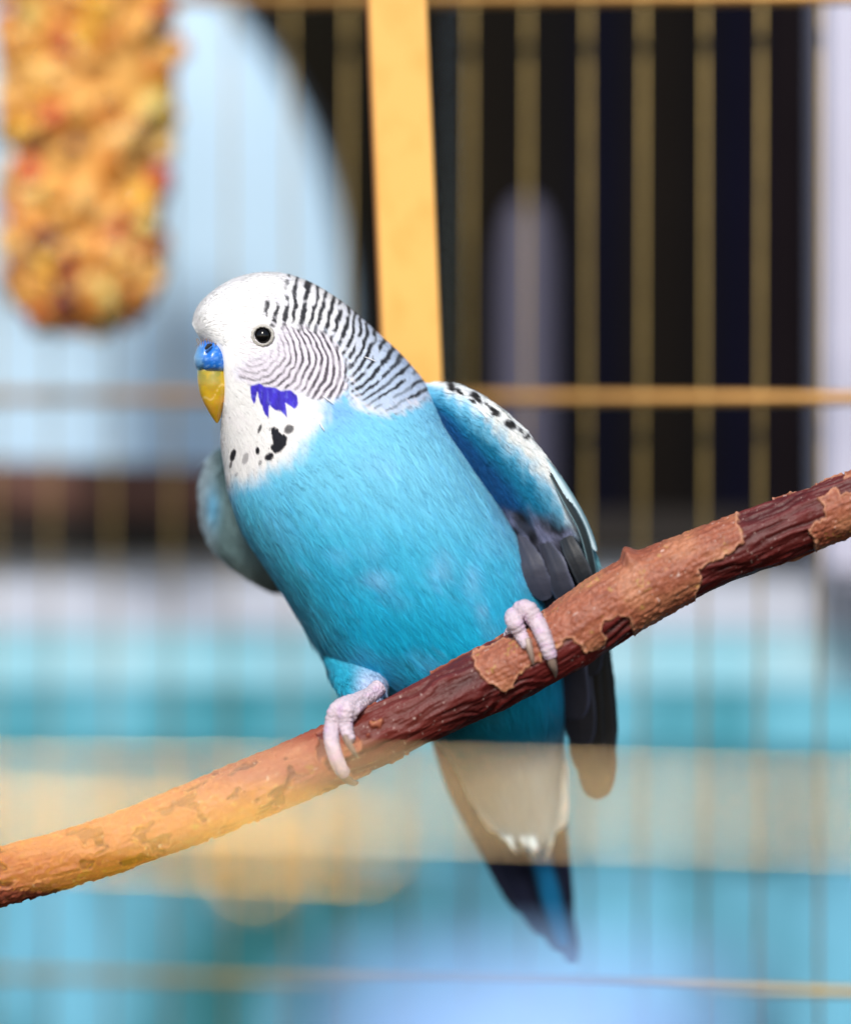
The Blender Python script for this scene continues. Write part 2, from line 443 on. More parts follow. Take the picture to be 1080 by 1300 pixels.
def treat_stick():
    import bmesh
    dep = .172
    root = thing('seed_treat', 'honey coloured seed treat stick hanging in the cage', 'bird treat', W(110, 430, dep))
    m = mat_plain('honey_crumb', srgb(222, 164, 82), .6, noise=.3, nscale=300, bump=.5, bscale=900)
    ctl = np.array([(110, -120, 104), (112, 0, 106), (114, 100, 105), (110, 200, 100), (106, 290, 94), (106, 350, 90), (106, 385, 76), (106, 402, 46), (106, 408, 10)], float)
    t = np.linspace(0, 8, 60); C = catmull(ctl, t); nv = 48
    V = []
    for c in C:
        for j in range(nv):
            a = 2 * math.pi * j / nv
            p = W(c[0] + .92 * c[2] * math.cos(a), c[1], dep); p.y += .8 * c[2] * math.sin(a) * K
            V.append(tuple(p))
    F = [tuple(f) for f in grid_faces(60, nv)] + [tuple(59 * nv + j for j in range(nv)), tuple(range(nv - 1, -1, -1))]
    adopt(root, new_mesh('stick_core', V, F, m))
    pal = [((222, 162, 78), 32), ((232, 184, 104), 26), ((206, 132, 50), 22), ((226, 172, 52), 9), ((190, 76, 46), 12), ((104, 58, 46), 10), ((206, 186, 104), 4)]
    ms = [mat_plain('seed_%d' % i, srgb(*c), .5, noise=.12, nscale=300, coat=.3) for i, (c, _) in enumerate(pal)]
    meshes = []
    for mm in ms:
        bm = bmesh.new(); bmesh.ops.create_icosphere(bm, subdivisions=2, radius=1)
        for v in bm.verts:
            f = 1 + .12 * math.sin(v.co.x * 5 + len(meshes)) * math.cos(v.co.z * 4)
            v.co = Vector((v.co.x * .8 * f, v.co.y * .6 * f, v.co.z * 1.15 * f))
        me = bpy.data.meshes.new('seed'); bm.to_mesh(me); bm.free(); me.materials.append(mm)
        me.polygons.foreach_set('use_smooth', np.ones(len(me.polygons), bool)); meshes.append(me)
    wts = [w for _, w in pal]
    for i in range(290):
        tt = random.uniform(.9, 7.7); c = catmull(ctl, np.array([tt]))[0]
        a = random.uniform(0, 2 * math.pi) if i > 200 else random.uniform(-math.pi, 0)
        p = W(c[0] + .95 * c[2] * math.cos(a), c[1], dep); p.y += .83 * c[2] * math.sin(a) * K
        w = list(wts)
        if tt > 5.8: w[2] += 30; w[4] += 40; w[5] += 34; w[0] -= 16; w[1] -= 16
        o = bpy.data.objects.new('seed', random.choices(meshes, w)[0]); COL.objects.link(o)
        o.location = p - Vector(root.location)
        o.rotation_euler = (random.uniform(0, 3), random.uniform(0, 3), random.uniform(0, 3))
        s = random.uniform(.0034, .0062); o.scale = (s, s, s); o.parent = root
treat_stick()

# ------------------------------------------------------------------ perch twig
TW_AX = np.array([(-70, 1137, 0, 34), (0, 1112, 0, 34), (100, 1086, 0, 34), (200, 1050, 0, 35), (300, 1010, 0, 36), (400, 969, 0, 36), (500, 924, 0, 37),
                  (600, 873, 0, 39), (700, 822, 0, 42), (800, 757, 0, 43), (900, 709, 0, 38), (1000, 671, 0, 38), (1080, 638, 0, 37), (1200, 590, 0, 37), (1300, 550, 0, 37)], float)
def twig_depth(x, y, r):
    """depth of a point lying on the front of the twig with clearance r"""
    t = np.interp(x, TW_AX[:, 0], np.arange(len(TW_AX)))
    best = None
    ts = np.linspace(max(t - 1, 0), min(t + 1, len(TW_AX) - 1), 60); C = catmull(TW_AX, ts)
    dd = np.hypot(C[:, 0] - x, C[:, 1] - y); i = dd.argmin()
    q = (C[i, 3] + r) ** 2 - dd[i] ** 2
    return -math.sqrt(q) if q > 0 else 0.0

LIGHT_BARK = [
    [(952, 610), (938, 647), (939, 671), (944, 691), (930, 700), (917, 708), (900, 714), (887, 723), (888, 735), (883, 748), (884, 765), (870, 776), (830, 800), (808, 815), (802, 797), (798, 786), (784, 783), (772, 786),
     (763, 797), (768, 808), (766, 816), (755, 824), (743, 827), (734, 818), (724, 812), (712, 816), (702, 827), (694, 832), (692, 800), (690, 775), (720, 730), (790, 670)],
    [(598, 833), (606, 825), (615, 822), (640, 812), (652, 809), (665, 800), (690, 798), (694, 815), (688, 838), (676, 842), (668, 850), (660, 858), (652, 868), (640, 876), (630, 874), (620, 866), (608, 856)],
    [(1035, 632), (1048, 628), (1061, 619), (1065, 630), (1080, 624), (1130, 600), (1130, 690), (1060, 715), (1032, 720), (1034, 690), (1026, 672), (1036, 662), (1047, 656), (1046, 642)],
    [(1068, 585), (1100, 580), (1110, 600), (1072, 607)],
]
def twig():
    n, nv = 1300, 190
    t = np.linspace(0, len(TW_AX) - 1, n); C = catmull(TW_AX, t)
    P0 = C[:, :3]; R0 = C[:, 3]
    T = np.gradient(P0, axis=0); T /= np.linalg.norm(T, axis=1, keepdims=True)
    A = np.stack([T[:, 1], -T[:, 0], np.zeros(n)], 1)     # perpendicular in the picture plane, pointing up
    A *= -np.sign(A[:, 1:2])
    th = np.linspace(0, 2 * math.pi, nv, endpoint=False)
    dirs = A[:, None] * np.sin(th)[None, :, None] + np.array([0, 0, -1.0]) * np.cos(th)[None, :, None]
    S = np.concatenate([[0], np.cumsum(np.linalg.norm(np.diff(P0, axis=0), axis=1))])
    V = P0[:, None] + dirs * R0[:, None, None]
    px, py = V[..., 0], V[..., 1]; back = np.cos(th)[None, :] < 0
    wx = px + 5 * (vnoise(px / 9, py / 9, 1) - .5) + 3 * (vnoise(px / 3.5, py / 3.5, 2) - .5)
    wy = py + 5 * (vnoise(px / 9, py / 9, 3) - .5) + 3 * (vnoise(px / 3.5, py / 3.5, 4) - .5)
    wx = wx + np.where(back, 60, 0)
    sd = np.full(px.shape, -50.0)
    for p in LIGHT_BARK: sd = np.maximum(sd, poly_sd(wx, wy, p))
    # left half: mostly pale bark with scattered darker flakes
    SS = np.repeat(S[:, None], nv, 1); TH = np.repeat(th[None], n, 0)
    arc = np.minimum(TH, 2 * math.pi - TH) * 37 * np.sign(math.pi - TH)
    nz = vnoise(SS / 26, arc / 17 + 40, 5) * .65 + vnoise(SS / 9, arc / 7 + 40, 6) * .35
    left = (nz - .50) * 40 * 1.0
    bias = (px - 430) * .14 + (py - np.interp(px, TW_AX[:, 0], TW_AX[:, 1])) * -.10
    left = np.where(px < 560, left - np.maximum(bias, -5) * 1.1, -50)
    sd = np.maximum(sd, left)
    light = smooth(-.6, .8, sd)
    rim = np.exp(-((sd - 1.2) / 1.6) ** 2)                  # curled flake edge
    ridge = vnoise(SS / 55 + vnoise(SS / 20, arc / 12, 9) * .6, arc / 5.2 + vnoise(SS / 30, arc / 30, 8) * 4, 7)
    ridge2 = vnoise(SS / 24, arc / 2.6, 17)
    fine = vnoise(SS / 3.0, arc / 2.2, 10); fine2 = vnoise(SS / 7, arc / 5, 13); lng = vnoise(SS / 42, arc / 2.6, 14)
    disp = (1 - light) * ((ridge - .5) * 5.2 + (ridge2 - .5) * 2.0 + (fine - .5) * .6) + light * (3.0 + (fine - .5) * 1.3 + (fine2 - .5) * 2.0 + (lng - .5) * 1.8) + rim * 1.1
    disp += 14 * np.exp(-(((px - 801) / 9) ** 2 + ((py - 712) / 9) ** 2)) * (~back)
    disp += 3.5 * (vnoise(SS / 90, arc / 60, 20) - .5)
    V = V + dirs * disp[..., None]
    # colour
    dark = srgb(86, 24, 23) * (0.42 + .95 * ridge[..., None]) + srgb(60, 20, 12) * .35 * ridge2[..., None]
    warm = srgb(176, 112, 88); pale = srgb(214, 160, 126); red = srgb(138, 72, 56)
    a = smooth(.25, .8, fine2 * .3 + lng * .7)[..., None]; b = smooth(.45, .95, vnoise(SS / 40, arc / 22, 15))[..., None]
    lc = warm * (1 - a * .55) + red * a * .55
    lc = lc * (1 - b * .5) + pale * b * .5
    lc = lc * (.62 + .32 * fine[..., None]) * np.array([.95, .80, .68])
    lf = smooth(620, 480, px)[..., None]
    lc = lc * (1 - .55 * lf) + srgb(158, 76, 54) * .55 * lf
    dark = dark * (1 - .55 * lf) + srgb(112, 44, 32) * .55 * lf
    olive = smooth(.74, .84, vnoise(SS / 12, arc / 9, 21))[..., None] * .4 * smooth(.5, .8, vnoise(SS / 3, arc / 3, 26))[..., None]
    lc = lc * (1 - olive) + srgb(176, 150, 66) * olive
    col = dark * (1 - light[..., None]) + lc * light[..., None]
    rw = .35 * rim[..., None] * (1 - .85 * lf); col = col * (1 - rw) + srgb(232, 176, 140) * rw
    # pale specks of dust and lichen
    spk = smooth(.93, .97, vnoise(SS / 4.2, arc / 3.2, 30))[..., None]
    col = col * (1 - .6 * spk) + srgb(214, 190, 180) * .6 * spk
    V = V.reshape(-1, 3); col = col.reshape(-1, 3)
    m = mat_attr('bark', rough=.5, spec=.45, bump=.5, bscale=2600)
    F = grid_faces(n, nv)
    V = np.vstack([V, P0[0], P0[-1]]); col = np.vstack([col, srgb(60, 30, 22), srgb(60, 30, 22)])
    j = np.arange(nv); j2 = (j + 1) % nv
    tri = np.concatenate([F[:, [0, 1, 2]], F[:, [0, 2, 3]], np.stack([np.full(nv, len(V) - 2), j2, j], 1), np.stack([np.full(nv, len(V) - 1), (n - 1) * nv + j, (n - 1) * nv + j2], 1)])
    root = thing('perch_twig', 'peeling red-brown twig perch under the parakeet feet', 'twig', tuple(to_world(np.array([[400, 969, 0]]))[0]))
    adopt(root, new_mesh('twig_wood', to_world(V), tri, m, color=col))
twig()

# ------------------------------------------------------------------ parakeet
BIRD = thing('parakeet', 'blue parakeet with white face and black barred head perched on the twig', 'bird', tuple(to_world(np.array([[560, 880, 60]]))[0]))
RINGS = [  # Lx,Ly,Rx,Ry,depth centre,depth half
    (255, 432, 244, 412, 52, 12), (273, 452, 251, 390, 54, 34), (285, 482, 268, 372, 57, 48), (284, 515, 289, 358, 60, 57), (281, 542, 312, 349.5, 63, 63),
    (281, 562, 338, 346, 66, 67), (283, 580, 366, 349, 69, 70), (286, 598, 396, 360, 72, 74), (289, 617, 424, 377, 76, 79), (294, 638, 452, 399, 80, 86),
    (302, 662, 480, 424, 86, 96), (315, 688, 511, 453, 92, 107), (334, 717, 543, 492, 98, 116), (354, 746, 577, 548, 104, 122), (376, 780, 611, 603, 110, 125),
    (398, 818, 645, 657, 117, 123), (424, 848, 674, 711, 124, 117), (462, 875, 696, 768, 132, 108), (505, 902, 711, 830, 140, 97), (542, 930, 717, 888, 148, 82),
    (570, 962, 715, 942, 157, 60), (596, 1005, 711, 995, 172, 34), (622, 1040, 706, 1034, 185, 14)]
body = Loft(RINGS)

# --- head bar field (traced level lines -> thin plate spline)
LINES = {-2: [(337, 391), (336, 404)], -1: [(353, 385), (349, 405)], 0: [(366, 352), (362, 372), (367, 392), (361, 406)],
         1: [(377.7, 355), (373.6, 372.6), (372.6, 389), (371, 408)], 2: [(392, 360), (389, 374.6), (384.8, 394), (383, 408)],
         3: [(405, 366), (401, 385), (397, 399), (394, 410)], 4: [(417.4, 375), (413.3, 391), (412, 403), (407, 416)],
         5: [(430, 382), (428, 397), (423.5, 411), (419, 424)], 6: [(444, 394), (444, 405), (440, 419.5), (434, 436)],
         7: [(454, 402), (454, 417.4), (450, 433.7), (442, 450)], 8: [(463, 409), (464.7, 425.6), (461, 440), (446, 461)],
         9: [(480, 425), (472, 444), (461, 463), (447, 480)], 10: [(494, 438), (485, 456), (472, 472), (454, 490)],
         11: [(513, 452), (503, 464), (488, 478), (470, 494), (448, 506)], 12: [(527, 462), (512, 475), (496, 489), (476, 503)],
         13: [(545, 474), (528, 484), (507, 499), (480, 514)], 14: [(556, 486), (540, 497), (516, 510), (490, 522)]}
def tps_fit(P, v, lam=4.0):
    n = len(P); r2 = ((P[:, None] - P[None]) ** 2).sum(-1)
    Kk = r2 * np.log(r2 + 1e-9) * .5 + lam * np.eye(n)
    Q = np.hstack([np.ones((n, 1)), P]); M = np.block([[Kk, Q], [Q.T, np.zeros((3, 3))]])
    return np.linalg.solve(M, np.concatenate([v, np.zeros(3)]))
_lp = np.array([p for k in LINES for p in LINES[k]], float); _lv = np.array([k for k in LINES for p in LINES[k]], float)
_tp = _lp / 100.0; _w = tps_fit(_tp, _lv, .02)
def bar_u(px, py):
    out = np.empty(px.shape)
    for s in range(0, len(px), 40000):
        q = np.stack([px[s:s + 40000], py[s:s + 40000]], 1) / 100.0
        r2 = ((q[:, None] - _tp[None]) ** 2).sum(-1)
        out[s:s + 40000] = (r2 * np.log(r2 + 1e-9) * .5) @ _w[:-3] + _w[-3] + q @ _w[-2:]
    return out

C2 = lambda pts: [(240 + x / 6, 440 + y / 6) for x, y in pts]
FACE = [(200, 300), (372, 320), (385, 420), (390, 470), (392, 492), (408, 508), (408, 530), (392, 548), (380, 566), (368, 582), (345, 592), (325, 604), (300, 612), (284, 620), (255, 610), (220, 540)]
CROWN_REG = [(368, 300), (372, 372), (362, 382), (330, 386), (330, 408), (352, 407), (385, 411), (412, 418), (430, 436), (437, 462), (444, 500), (455, 516), (490, 528), (530, 512), (556, 500), (575, 470), (520, 380), (450, 300)]
CHEEK_REG = [(352, 408), (385, 411), (412, 418), (432, 436), (440, 465), (442, 492), (426, 506), (404, 507), (385, 500), (362, 495), (345, 492), (322, 486), (300, 480), (300, 468), (322, 452), (340, 446), (352, 436), (356, 422)]
VIOLET = C2([(470, 295), (530, 280), (580, 300), (650, 310), (700, 335), (770, 330), (820, 370), (832, 440), (800, 482), (765, 450), (735, 425), (752, 545), (700, 495), (650, 480), (617, 450), (610, 548), (578, 510), (545, 425), (520, 350), (514, 405), (494, 442), (476, 400), (466, 330)])
BIGSPOT = C2([(605, 625), (650, 612), (700, 640), (752, 690), (742, 750), (700, 800), (660, 815), (605, 778), (640, 740), (625, 680)])
SPOTS = [(342, 580, 6.5, 4.5, .5, 1), (367, 545, 7, 5.5, .6, .85), (329.5, 544.5, 2, 6.5, -.35, .9), (327, 572.5, 3, 4.8, -.1, 1), (296, 578, 3.6, 8, -.25, 1), (311.5, 582, 4, 7.5, -.25, .5), (293, 590, 1.8, 5, -.3, .8), (330, 588, 1.6, 3.4, -.4, .7), (300, 602, 1.5, 3, -.5, .6)]

def body_color(P, jit=None):
    px, py, d = P[:, 0].copy(), P[:, 1].copy(), P[:, 2]
    if jit is not None:
        px += jit[:, 0]; py += jit[:, 1]
    px += 1.6 * (vnoise(px / 7, py / 7, 41) - .5); py += 1.6 * (vnoise(px / 7, py / 7, 42) - .5)
    ra, rb = px * .83 + py * .55, py * .83 - px * .55
    n1 = vnoise(ra / 60 + 3, rb / 45, 43) * .6 + vnoise(ra / 31 + 3, rb / 25, 143) * .4; n2 = vnoise(ra / 34, rb / 9 + 9, 44) * .6 + vnoise(ra / 15, rb / 4 + 9, 144) * .4
    # blue of breast and belly
    t = smooth(560, 830, py + (px - 480) * -.15)
    light = srgb(122, 203, 234); mid = srgb(72, 190, 228); deep = srgb(4, 176, 220)
    tt = t[:, None]
    col = np.where(tt < .5, light * (1 - 2 * tt) + mid * 2 * tt, mid * (2 - 2 * tt) + deep * (2 * tt - 1))
    m = (smooth(.5, .9, n1) * .22)[:, None]; col = col * (1 - m) + srgb(140, 190, 240) * m
    m = (smooth(.62, .95, n2) * .22 * smooth(600, 660, py))[:, None]; col = col * (1 - m) + srgb(120, 190, 235) * m
    # pale wisps on the flank
    for (cx, cy, rx, ry) in ((560, 722, 16, 22), (600, 738, 12, 22), (612, 778, 9, 16), (480, 735, 22, 10)):
        m = (np.exp(-(((px - cx) / rx) ** 2 + ((py - cy) / ry) ** 2)) * .4 * (.4 + n2))[:, None]
        col = col * (1 - m) + srgb(150, 196, 236) * m
    # teal tint along the front edge; vent darkened as painted shadow below the twig
    m = (smooth(60, 0, px - (288 + np.maximum(py - 620, 0) * .62)) * .5 * smooth(610, 660, py))[:, None]
    col = col * (1 - m) + srgb(60, 172, 196) * m
    m = (smooth(880, 940, py) * .8)[:, None]; col = col * (1 - m) + srgb(10, 120, 150) * m
    m = smooth(945, 1000, py + (px - 640) * .3)[:, None]; col = col * (1 - m) + srgb(206, 226, 232) * m
    # violet-blue wash under the ear
    m = (np.exp(-(((px - 428) / 26) ** 2 + ((py - 524) / 24) ** 2)) * .9)[:, None]
    col = col * (1 - m) + srgb(120, 180, 250) * m
    # white mask and throat
    jag = 9 * (vnoise(px / 5, py / 14, 45) - .5)
    m = smooth(-20, 12, poly_sd(px, py, FACE) + jag)[:, None]
    white = srgb(244, 242, 244) * (1 - .06 * n2[:, None])
    lav = (smooth(50, 15, np.hypot(px - 335, py - 442)) * .25)[:, None]
    white = white * (1 - lav) + srgb(218, 208, 226) * lav
    col = col * (1 - m) + white * m
    m = smooth(-12, 8, np.maximum(poly_sd(px, py, CHEEK_REG), poly_sd(px, py, CROWN_REG)) + 12 * (vnoise((px - py) / 4.5, (px + py) / 16, 146) - .5))[:, None]
    col = col * (1 - m) + srgb(226, 226, 238) * m
    # cheek: fine concentric bars
    cd = poly_sd(px, py, CHEEK_REG)
    mk = smooth(-4, 5, cd + 7 * (vnoise(px / 4, py / 9, 46) - .5))
    base = srgb(228, 222, 234)
    r = np.hypot((px - 322), (py - 440) * .96)
    ang = np.arctan2(py - 440, px - 322)
    u = (r - 24) / (6.0 + 2.2 * smooth(-.4, .35, ang)) + .42 * (vnoise(ang * 7, r / 18, 47) - .5)
    fr = np.abs(u - np.round(u)); hw = .15 + .06 * smooth(50, 105, r)
    bar = smooth(hw + .10, hw - .04, fr) * (.6 + .4 * smooth(.15, .5, vnoise(ang * 10, u * 1.1, 48)))
    bar *= .35 + .65 * smooth(25, 55, r)
    cc = base * (1 - bar[:, None] * .92) + srgb(46, 38, 50) * bar[:, None] * .92
    m = mk[:, None]; col = col * (1 - m) + cc * m
    # crown and nape bars
    kd = poly_sd(px, py, CROWN_REG)
    mk = smooth(-5, 11, kd + 16 * (vnoise((px - py) / 4.5, (px + py) / 16, 49) - .5) + 8 * smooth(470, 400, py))
    u = bar_u(px, py); u = np.where(u > 3, 3 + (u - 3) * 1.38, u)
    u = u + .30 * (vnoise(px / 9, py / 9, 50) - .5) + .10 * (vnoise(px / 3.4, py / 3.4, 51) - .5)
    fr = np.abs(u - np.round(u)); hw = .225 - .05 * smooth(11, 17, u)
    along = vnoise(px / 11 + np.round(u) * 7.3, py / 11 + np.round(u) * 3.1, 52)
    bar = smooth(hw + .09, hw - .07, fr) * smooth(.10, .30, along) * smooth(-2.6, -1.9, u)
    bar *= 1 - .5 * smooth(13, 18, u) * (along < .55)
    s = smooth(4, 15, u)[:, None]
    base = srgb(240, 240, 246) * (1 - s) + srgb(196, 214, 238) * s
    dk = (.15 * vnoise(px / 2.5, py / 6, 53) * smooth(3, 7, u))[:, None]
    base = base * (1 - dk) + srgb(120, 120, 140) * dk
    cc = base * (1 - bar[:, None] * .97) + srgb(16, 18, 26) * bar[:, None] * .97
    m = mk[:, None]; col = col * (1 - m) + cc * m
    # violet cheek patch
    m = smooth(-.8, 1.2, poly_sd(px, py, VIOLET))[:, None]
    vc = srgb(62, 48, 196) * (.75 + .5 * vnoise(px / 3, py / 10, 54)[:, None])
    vp = (smooth(.72, .9, vnoise(px / 4, py / 7, 55)) * .35)[:, None]; vc = vc * (1 - vp) + srgb(120, 130, 235) * vp
    col = col * (1 - m) + vc * m
    # throat spots
    s = smooth(-.8, 1.2, poly_sd(px, py, BIGSPOT) - 2.2 * (vnoise(px / 2.2, py / 9, 56) > .84))[:, None]
    col = col * (1 - s) + srgb(24, 26, 36) * s
    for (cx, cy, rx, ry, a, k) in SPOTS:
        dx = px - cx; dy = py - cy; c, sn = math.cos(a), math.sin(a)
        q = np.sqrt(((dx * c - dy * sn) / rx) ** 2 + ((dx * sn + dy * c) / ry) ** 2)
        s = (smooth(1.15, .8, q) * k)[:, None]; col = col * (1 - s) + srgb(26, 26, 34) * s
    return np.clip(col, 0.0, .86)

def body_disp(P):
    return P

FEATHER = mat_attr('feather_base', rough=.75, spec=.2, sheen=.12)
BARB = mat_attr('feather_barbs', rough=.6, spec=.25, sheen=.1)
VANE = mat_attr('flight_feather', rough=.5, spec=.35, bump=.15, bscale=2500)

body_obj = body.mesh('body', 640, 320, FEATHER, None, body_color)
adopt(BIRD, body_obj)
_bp, _ = body.grid(300, 200); _bu = np.repeat(np.linspace(0, 1, 300), 200); _bt = np.tile(np.linspace(0, 2 * math.pi, 200, endpoint=False), 300)
def front_depth(x, y):
    m = (np.sin(_bt) > 0) 
    q = _bp[m]; i = ((q[:, 0] - x) ** 2 + (q[:, 1] - y) ** 2).argsort()[:6]
    return q[i, 2].min()

def plumage(name, loft, M, colfn, lenfn, nb=18, urange=(0, 1), keep=None, lift=.05, wid=.75, front=.68, flow=None, off=0.6, seed=1, hug=150., jitc=1.0, spread=1.0, fjit=.025, bjit=.08, nj=1.0):
    rng = np.random.default_rng(seed)
    # area weighted sampling of the loft parameters
    n0, n1 = 200, 120
    u = np.linspace(urange[0], urange[1], n0); th = np.linspace(0, 2 * math.pi, n1, endpoint=False)
    U, T = np.meshgrid(u, th, indexing='ij'); G = loft.at(U, T)
    du = np.linalg.norm(np.diff(G, axis=0), axis=-1); dv = np.linalg.norm(np.roll(G, -1, 1) - G, axis=-1)[:-1]
    w = du * dv
    w = w * np.where(np.sin(th)[None] > -.1, front, 1 - front)
    # shorter feathers stand closer together
    L = lenfn(G[:-1].reshape(-1, 3)).reshape(w.shape); w = w / L ** 1.3
    cdf = np.cumsum(w.ravel()); cdf /= cdf[-1]
    idx = np.searchsorted(cdf, (np.arange(M) + rng.random(M)) / M).clip(0, w.size - 1); rng.shuffle(idx)
    uu = u[idx // n1] + rng.random(M) * (u[1] - u[0]); tt = th[idx % n1] + rng.random(M) * (th[1] - th[0])
    P = loft.at(uu, tt); T_, N_ = loft.frame(uu, tt)
    uu2, tt2 = uu, tt
    if keep is not None:
        k = keep(P); P, T_, N_ = P[k], T_[k], N_[k]; uu2, tt2 = uu[k], tt[k]; M = len(P)
    if flow is not None:
        T_ = flow(P, T_); T_ = T_ - (T_ * N_).sum(1, keepdims=True) * N_; T_ /= np.linalg.norm(T_, axis=1, keepdims=True) + 1e-9
    e_ = .02; Q = loft.at(np.clip(uu2 + e_, 0, 1), tt2)
    dq = Q - P; ln = np.linalg.norm(dq, axis=1); sag = np.clip((dq * N_).sum(1) / (ln ** 2 + 1e-6), -.02, .004)
    sag = np.where(uu2 + e_ > 1, -.002, sag)
    B_ = np.cross(T_, N_)
    a = rng.normal(0, .10, M)[:, None]; T_ = T_ * np.cos(a) + B_ * np.sin(a); B_ = np.cross(T_, N_)
    L = lenfn(P) * rng.uniform(.75, 1.25, M); lf = lift * rng.uniform(-.1, 1.3, M) * L
    f = np.repeat(np.linspace(.12, 1, nb)[None], M, 0) + rng.normal(0, .03, (M, nb))
    side = np.where(np.arange(nb) % 2 == 0, 1., -1.)[None] * np.ones((M, 1))
    ang = spread * (np.radians(32) * (1 - .75 * f) + np.radians(4)) * rng.uniform(.7, 1.3, (M, nb))
    lb = L[:, None] * .5 * (1.05 - .45 * f) * rng.uniform(.8, 1.2, (M, nb))
    def e(x): return x[:, None, :]
    def shaft(ff):
        s = ff * L[:, None]
        return e(P) + e(T_) * s[..., None] + e(N_) * (off + lf[:, None] * ff + sag[:, None] * s ** 2)[..., None]
    q0 = shaft(f)
    def step(fr, an):
        dl = lb * fr
        p = q0 + e(T_) * (np.cos(an) * dl)[..., None] + e(B_) * (side * np.sin(an) * dl)[..., None]
        s = f * L[:, None]
        return p + e(N_) * (lf[:, None] / L[:, None] * dl - -1 * sag[:, None] * ((s + dl) ** 2 - s ** 2) + (np.sin(an) * dl) ** 2 / (2 * hug))[..., None]
    q1 = step(.5, ang); q2 = step(1.0, ang * .72)
    wv = wid * rng.uniform(.7, 1.3, (M, nb))
    roll = rng.normal(0, .35, (M, nb))
    def ribs(q, dirq, ws):
        b = np.cross(dirq, e(N_) * np.ones_like(dirq)); b /= np.linalg.norm(b, axis=-1, keepdims=True) + 1e-9
        b = b * np.cos(roll)[..., None] + e(N_) * np.sin(roll)[..., None]
        return q - b * ws[..., None] / 2, q + b * ws[..., None] / 2
    d01 = q1 - q0; d12 = q2 - q1
    a0, a1 = ribs(q0, d01, wv); b0, b1 = ribs(q1, d01 + d12, wv * .9); c0, c1 = ribs(q2, d12, wv * .25)
    V = np.stack([a0, a1, b0, b1, c0, c1], 2).reshape(-1, 3)
    nb_t = M * nb; base = np.arange(nb_t)[:, None] * 6
    F = np.concatenate([base + np.array([0, 1, 3, 2]), base + np.array([2, 3, 5, 4])])
    jit = np.repeat(rng.normal(0, .5 * jitc, (M, 2)), nb * 6, 0)
    col = colfn(V, jit)
    fj = np.repeat(rng.normal(1, fjit, M), nb * 6)[:, None] * np.repeat(rng.normal(1, bjit, nb_t), 6)[:, None]
    col = np.clip(col * fj, 0, .88)
    nn = np.repeat(e(N_) * np.ones((M, nb, 1)), 6, 1).reshape(-1, 3)
    tw = np.repeat((e(B_) * (side * .06 + rng.normal(0, .14, (M, nb)))[..., None] + e(T_) * rng.normal(.08, .06, (M, 1))[..., None]).reshape(-1, 3), 6, 0) * nj
    nn = nn + tw; nn /= np.linalg.norm(nn, axis=1, keepdims=True)
    nw = np.stack([nn[:, 0], nn[:, 2], -nn[:, 1]], 1)       # design axes -> world axes
    o = new_mesh(name, to_world(V), F, BARB, None, True, col, nw)
    o['kind'] = 'stuff'
    adopt(BIRD, o)
    return o

def body_len(P):
    px, py = P[:, 0], P[:, 1]
    hd = smooth(560, 640, py + .25 * (px - 330))         # 0 head .. 1 body
    face = smooth(300, 250, px) * (1 - hd)
    return 10 + 30 * hd - 3 * face + 8 * smooth(760, 900, py)

def not_beak(P):
    px, py = P[:, 0], P[:, 1]
    k = ~((np.abs(px - 268) < 20) & (py > 432) & (py < 508) & (P[:, 2] < 70))
    k &= np.hypot(px - 333, py - 426) > 14
    return k
def zone(P):
    px, py = P[:, 0], P[:, 1]
    return np.maximum(np.maximum(poly_sd(px, py, CROWN_REG), poly_sd(px, py, CHEEK_REG)), poly_sd(px, py, FACE))
plumage('head_plumage', body, 14000, body_color, body_len, nb=14, urange=(0.0, .62), keep=lambda P: not_beak(P) & (zone(P) > -14), lift=.03, wid=.7, seed=3, jitc=.25, spread=.6, fjit=.012, bjit=.035, nj=.4)
plumage('breast_plumage', body, 9500, body_color, body_len, nb=30, urange=(.26, 1.0), keep=lambda P: zone(P) < -9, lift=.018, wid=.48, off=.35, seed=4, jitc=2.5, spread=.55)

